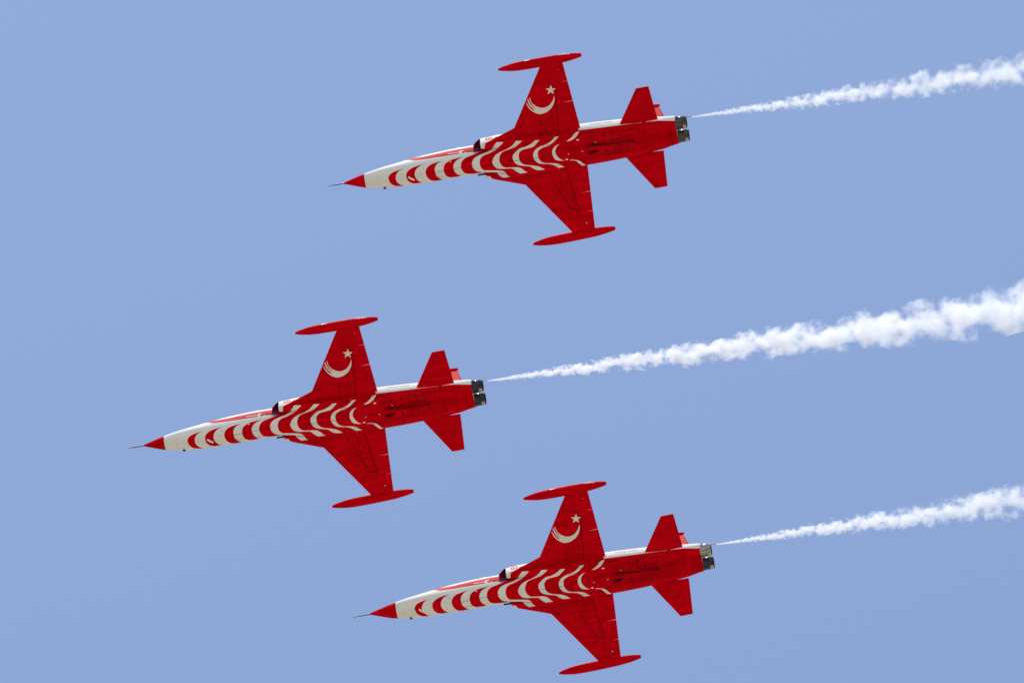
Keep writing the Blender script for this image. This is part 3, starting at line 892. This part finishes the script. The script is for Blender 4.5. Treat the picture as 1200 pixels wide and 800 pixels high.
def make_jet(name, nozzle_mats):
    root = link(bpy.data.objects.new(name, None))
    root.empty_display_size = 2
    fus, bvh = make_fuselage(root)
    make_nose(root)
    for s in (-1, 1):
        make_intake(root, s); make_wing(root, s); make_tank(root, s); make_tailplane(root, s)
    make_fin(root)
    for s, m in zip((-1, 1), nozzle_mats): make_nozzle(root, s, m)
    make_canopy(root)
    # arrestor hook under the tail
    hk = [slant(p, -.33) for p in PAINT['HOOK']]
    mb = MB()
    zs = [-.345, -.355, -.36, -.35, -.33]
    add_tube(mb, [(x, y * .9, z) for (x, y), z in zip(hk, zs)], [.03, .022, .016, .018, .05], 10)
    mb.build('arrestor_hook', M_grime, root)
    # cooling scoops beside the hook
    for y in (.12, -.42):
        mb = MB()
        z = drop(bvh, 10.6, y)[0].z
        add_lathe(mb, [(0, .01), (.3, .04), (.8, .05), (1, .03)], (10.38, y + .05, z), (10.8, y - .05, z), 12, 0, True, True)
        if y > 0: mb.build('cooling_scoop', M_grime, root)
    for x, y in ((11.16, -.50), (11.14, .12)):
        p = drop(bvh, x, y)[0]
        mb = MB(); add_box(mb, p, (.05, .09, .02)); mb.build('vent', M_grime, root)
    # blade aerial under the nose
    x, y = .5 * (PAINT['ANT'][0][0] + PAINT['ANT'][1][0]), .27
    p = drop(bvh, x, y)[0]
    mb = MB(); 
    add_loft(mb, [[(p.x - .05 + q, p.y + .015, p.z + .03), (p.x + .06 + q, p.y + .015, p.z + .03), (p.x + .06 + q, p.y - .015, p.z + .03), (p.x - .05 + q, p.y - .015, p.z + .03)] if h == 0 else
                  [(p.x - .02 + q, p.y + .01 + .02, p.z - .10), (p.x + .05 + q, p.y + .01 + .02, p.z - .10), (p.x + .05 + q, p.y - .01 + .02, p.z - .10), (p.x - .02 + q, p.y - .01 + .02, p.z - .10)] for h, q in ((0, 0), (1, .03))], 0, True, True, False)
    mb.build('blade_aerial', M_black, root)
    # lamps and studs on the belly
    for i, (px, py) in enumerate(PAINT['LAMPS']):
        x, y = slant((px, py), -.33 if i > 1 else -.25)
        q = drop(bvh, x, y)
        if q is None: continue
        mb = MB()
        add_ball(mb, q[0], .034 if i < 4 else .03, 0, 8, (1, 1, .5) if i not in (4, 5) else (1.8, .9, .5))
        mb.build('belly_lamp', M_lens if i in (0, 1, 4, 5) else M_stud, root)
    # little blisters on the cockpit sill
    for x, r in ((3.95, .03), (5.33, .05)):
        h = bvh.ray_cast(Vector((x, -.36, 4)), Vector((0, 0, -1)))[0]
        mb = MB(); add_ball(mb, h, r, 0, 8, (2.2, 1, .8)); mb.build('blister', M_whitemark, root)
    # smoke pipe above the left nozzle
    mb = MB()
    add_tube(mb, [(14.0, -.40, .52), (14.42, -.40, .50), (14.49, -.40, .48), (14.55, -.40, .43), (14.64, -.40, .36)], .014, 8)
    mb.build('smoke_pipe', M_probe, root)
    return root

def children(o): return list(o.children)
def copy_tree(o, parent=None):
    c = o.copy(); col.objects.link(c)
    if parent is not None: c.parent = parent
    for ch in children(o): copy_tree(ch, c)
    return c

GROUP = 'red and white display jets in formation'
lead = make_jet('jet_aircraft', (M_nozzle, M_nozzle))
high = copy_tree(lead)
low = copy_tree(lead)

POSES = [(lead, np.eye(3), (0, 0, 0)),
         (high, [[0.99997, -0.00289, -0.00651], [0.00271, 0.99958, -0.02871], [0.00659, 0.02869, 0.99957]], (9.755, -9.215, 1.871)),
         (low, [[0.99968, 0.00319, -0.025], [-0.00276, 0.99985, 0.01689], [0.02505, -0.01682, 0.99954]], (8.128, 6.288, -5.048))]
for o, R, t in POSES:
    o.matrix_world = Matrix.Translation(Vector(t) + Vector((0, 0, ALT))) @ Matrix([list(map(float, r)) for r in R]).to_4x4()
tag(lead, 'red and white striped jet flying ahead of the other two, its nose farthest forward', 'jet', GROUP)
tag(high, 'red and white striped jet nearest the top of the photo, with two dull brown nozzles', 'jet', GROUP)
tag(low, 'red and white striped jet lowest in the photo, with one bright bare metal nozzle', 'jet', GROUP)
# the low jet's left nozzle is bare metal
for ch in low.children:
    if ch.name.startswith('exhaust_nozzle'):
        me = ch.data
        if sum(v.co.y for v in me.vertices) < 0:
            ch.data = me.copy(); ch.data.materials[0] = M_nozzle_bare
for ch in high.children:
    if ch.name.startswith('exhaust_nozzle'):
        ch.data = ch.data.copy(); ch.data.materials[0] = M_nozzle_brown = nozzle_mat('brown_steel', (0.03, 0.03, 0.035), (0.14, 0.12, 0.10), .38)
# the low jet's red nose paint reaches a little farther back
for ch in low.children:
    if ch.name.startswith('fuselage'):
        me = ch.data = ch.data.copy(); n = len(me.vertices)
        w = np.empty(n, np.float32); me.attributes['white'].data.foreach_get('value', w)
        co = np.empty(n * 3, np.float32); me.vertices.foreach_get('co', co)
        me.attributes['white'].data.foreach_set('value', np.minimum(w, co.reshape(-1, 3)[:, 0] - 1.76))
# white slanted mark in the nose stripes
def nose_mark(root, pts):
    fus = [c for c in root.children if c.name.startswith('fuselage')][0]
    me = fus.data
    bvh = NOSE_BVH
    mb = MB(); add_strip(mb, bvh, pts, .075, 0, .03, .004)
    mb.build('nose_mark', M_whitemark, root)
fm = [c for c in lead.children if c.name.startswith('fuselage')][0].data
NOSE_BVH = BVHTree.FromPolygons([v.co.copy() for v in fm.vertices], [tuple(p.vertices) for p in fm.polygons])
bar = [(3.29, -.10), (3.40, .0), (3.50, .075)]
nose_mark(lead, bar); nose_mark(high, bar)
nose_mark(low, [(x - .62, y) for x, y in bar])

# ------------------------------------------------------------------ smoke trails
def smoke_mat(name, seed, den):
    m = bpy.data.materials.new(name); m.use_nodes = True
    nt = m.node_tree; N, L = nt.nodes, nt.links
    N.clear()
    out = N.new('ShaderNodeOutputMaterial')
    vol = N.new('ShaderNodeVolumePrincipled')
    vol.inputs['Color'].default_value = (0.996, 0.996, 0.998, 1)
    vol.inputs['Anisotropy'].default_value = 0.15
    L.new(vol.outputs['Volume'], out.inputs['Volume'])
    def math_(op, a, b=None, c=None, clamp=False):
        n = N.new('ShaderNodeMath'); n.operation = op; n.use_clamp = clamp
        for i, q in enumerate((a, b, c)):
            if q is None: continue
            if isinstance(q, (int, float)): n.inputs[i].default_value = q
            else: L.new(q, n.inputs[i])
        return n.outputs[0]
    tc = N.new('ShaderNodeTexCoord')
    sp = N.new('ShaderNodeSeparateXYZ'); L.new(tc.outputs['Object'], sp.inputs[0])
    x, y, z = sp.outputs
    d = math_('MAXIMUM', x, 0.01)
    r = math_('MULTIPLY', math_('POWER', math_('ADD', d, OFF), PW), RC)
    u = math_('MULTIPLY', math_('POWER', math_('ADD', d, OFF), 1 - PW), 1 / (RC * (1 - PW)))
    yr, zr = math_('DIVIDE', y, r), math_('DIVIDE', z, r)
    cb = N.new('ShaderNodeCombineXYZ')
    L.new(math_('ADD', u, seed * 37.0), cb.inputs[0]); L.new(yr, cb.inputs[1]); L.new(zr, cb.inputs[2])
    nz = N.new('ShaderNodeTexNoise'); nz.inputs['Scale'].default_value = 0.95; nz.inputs['Detail'].default_value = 4; nz.inputs['Roughness'].default_value = 0.58
    L.new(cb.outputs[0], nz.inputs['Vector'])
    rho = math_('SQRT', math_('ADD', math_('MULTIPLY', yr, yr), math_('MULTIPLY', zr, zr)))
    amp = math_('MINIMUM', math_('MULTIPLY_ADD', d, 0.9, 1.3), 4.4)
    f = math_('SUBTRACT', math_('MULTIPLY_ADD', math_('SUBTRACT', nz.outputs['Fac'], 0.5), amp, 1.02), rho)      # >0 inside
    f = math_('MULTIPLY', f, 0.95, clamp=True)
    f = math_('POWER', f, 1.5)
    dens = math_('DIVIDE', math_('MULTIPLY', f, den), r)
    L.new(dens, vol.inputs['Density'])
    m.cycles.volume_step_rate = 1.0
    return m

RC, PW, OFF = 0.075, 0.80, 0.24
def smoke(name, start, direction, length, seed, den):
    """billowing trail, local +X along the trail"""
    rings = []
    d = 0.0; n = 40
    while d < length:
        r = RC * (d + OFF) ** PW
        u = (d + OFF) ** (1 - PW) / (RC * (1 - PW))
        ring = []
        for k in range(n):
            t = 2 * math.pi * k / n
            c, s = math.cos(t), math.sin(t)
            q = Vector((u * .55 + seed * 11.3, c * .8, s * .8))
            h = noise.fractal(q, 0.8, 2.0, 3)
            rr = r * max(.5, 1.25 + min(.5, .2 + d * .1) * h)
            ring.append((d, c * rr, s * rr))
        rings.append(ring)
        d += max(.02, r * .16)
    mb = MB(); add_loft(mb, rings, 0)
    ob = mb.build(name, smoke_mat('white_smoke_%d' % seed, seed, den))
    bm = bmesh.new(); bm.from_mesh(ob.data)
    bmesh.ops.remove_doubles(bm, verts=bm.verts, dist=1e-5)
    bmesh.ops.recalc_face_normals(bm, faces=bm.faces)
    if bm.calc_volume(signed=True) < 0: bmesh.ops.reverse_faces(bm, faces=bm.faces)
    bm.to_mesh(ob.data); bm.free()
    X = Vector(direction).normalized(); Y = Vector((0, 0, 1)).cross(X).normalized(); Z = X.cross(Y)
    ob.matrix_world = Matrix.Translation(Vector(start)) @ Matrix((X, Y, Z)).transposed().to_4x4()
    return ob

SG = 'white smoke trails behind the jets'
for i, (o, (dy, dz), ln, den, lab) in enumerate(((lead, (.010, -0.014), 25, 2.5, 'long white smoke trail streaming from the foremost jet, the thickest of the three'),
                            (high, (.013, 0.0), 17, 1.6, 'white smoke trail behind the jet nearest the top of the photo'),
                            (low, (.004, 0.0), 16, 1.9, 'white smoke trail behind the jet lowest in the photo'))):
    p = o.matrix_world @ Vector((14.60, -.40, .36))
    s = smoke('smoke_trail', p, (1, dy, dz), ln, (7, 1, 6)[i], den)
    tag(s, lab, 'smoke trail', SG)
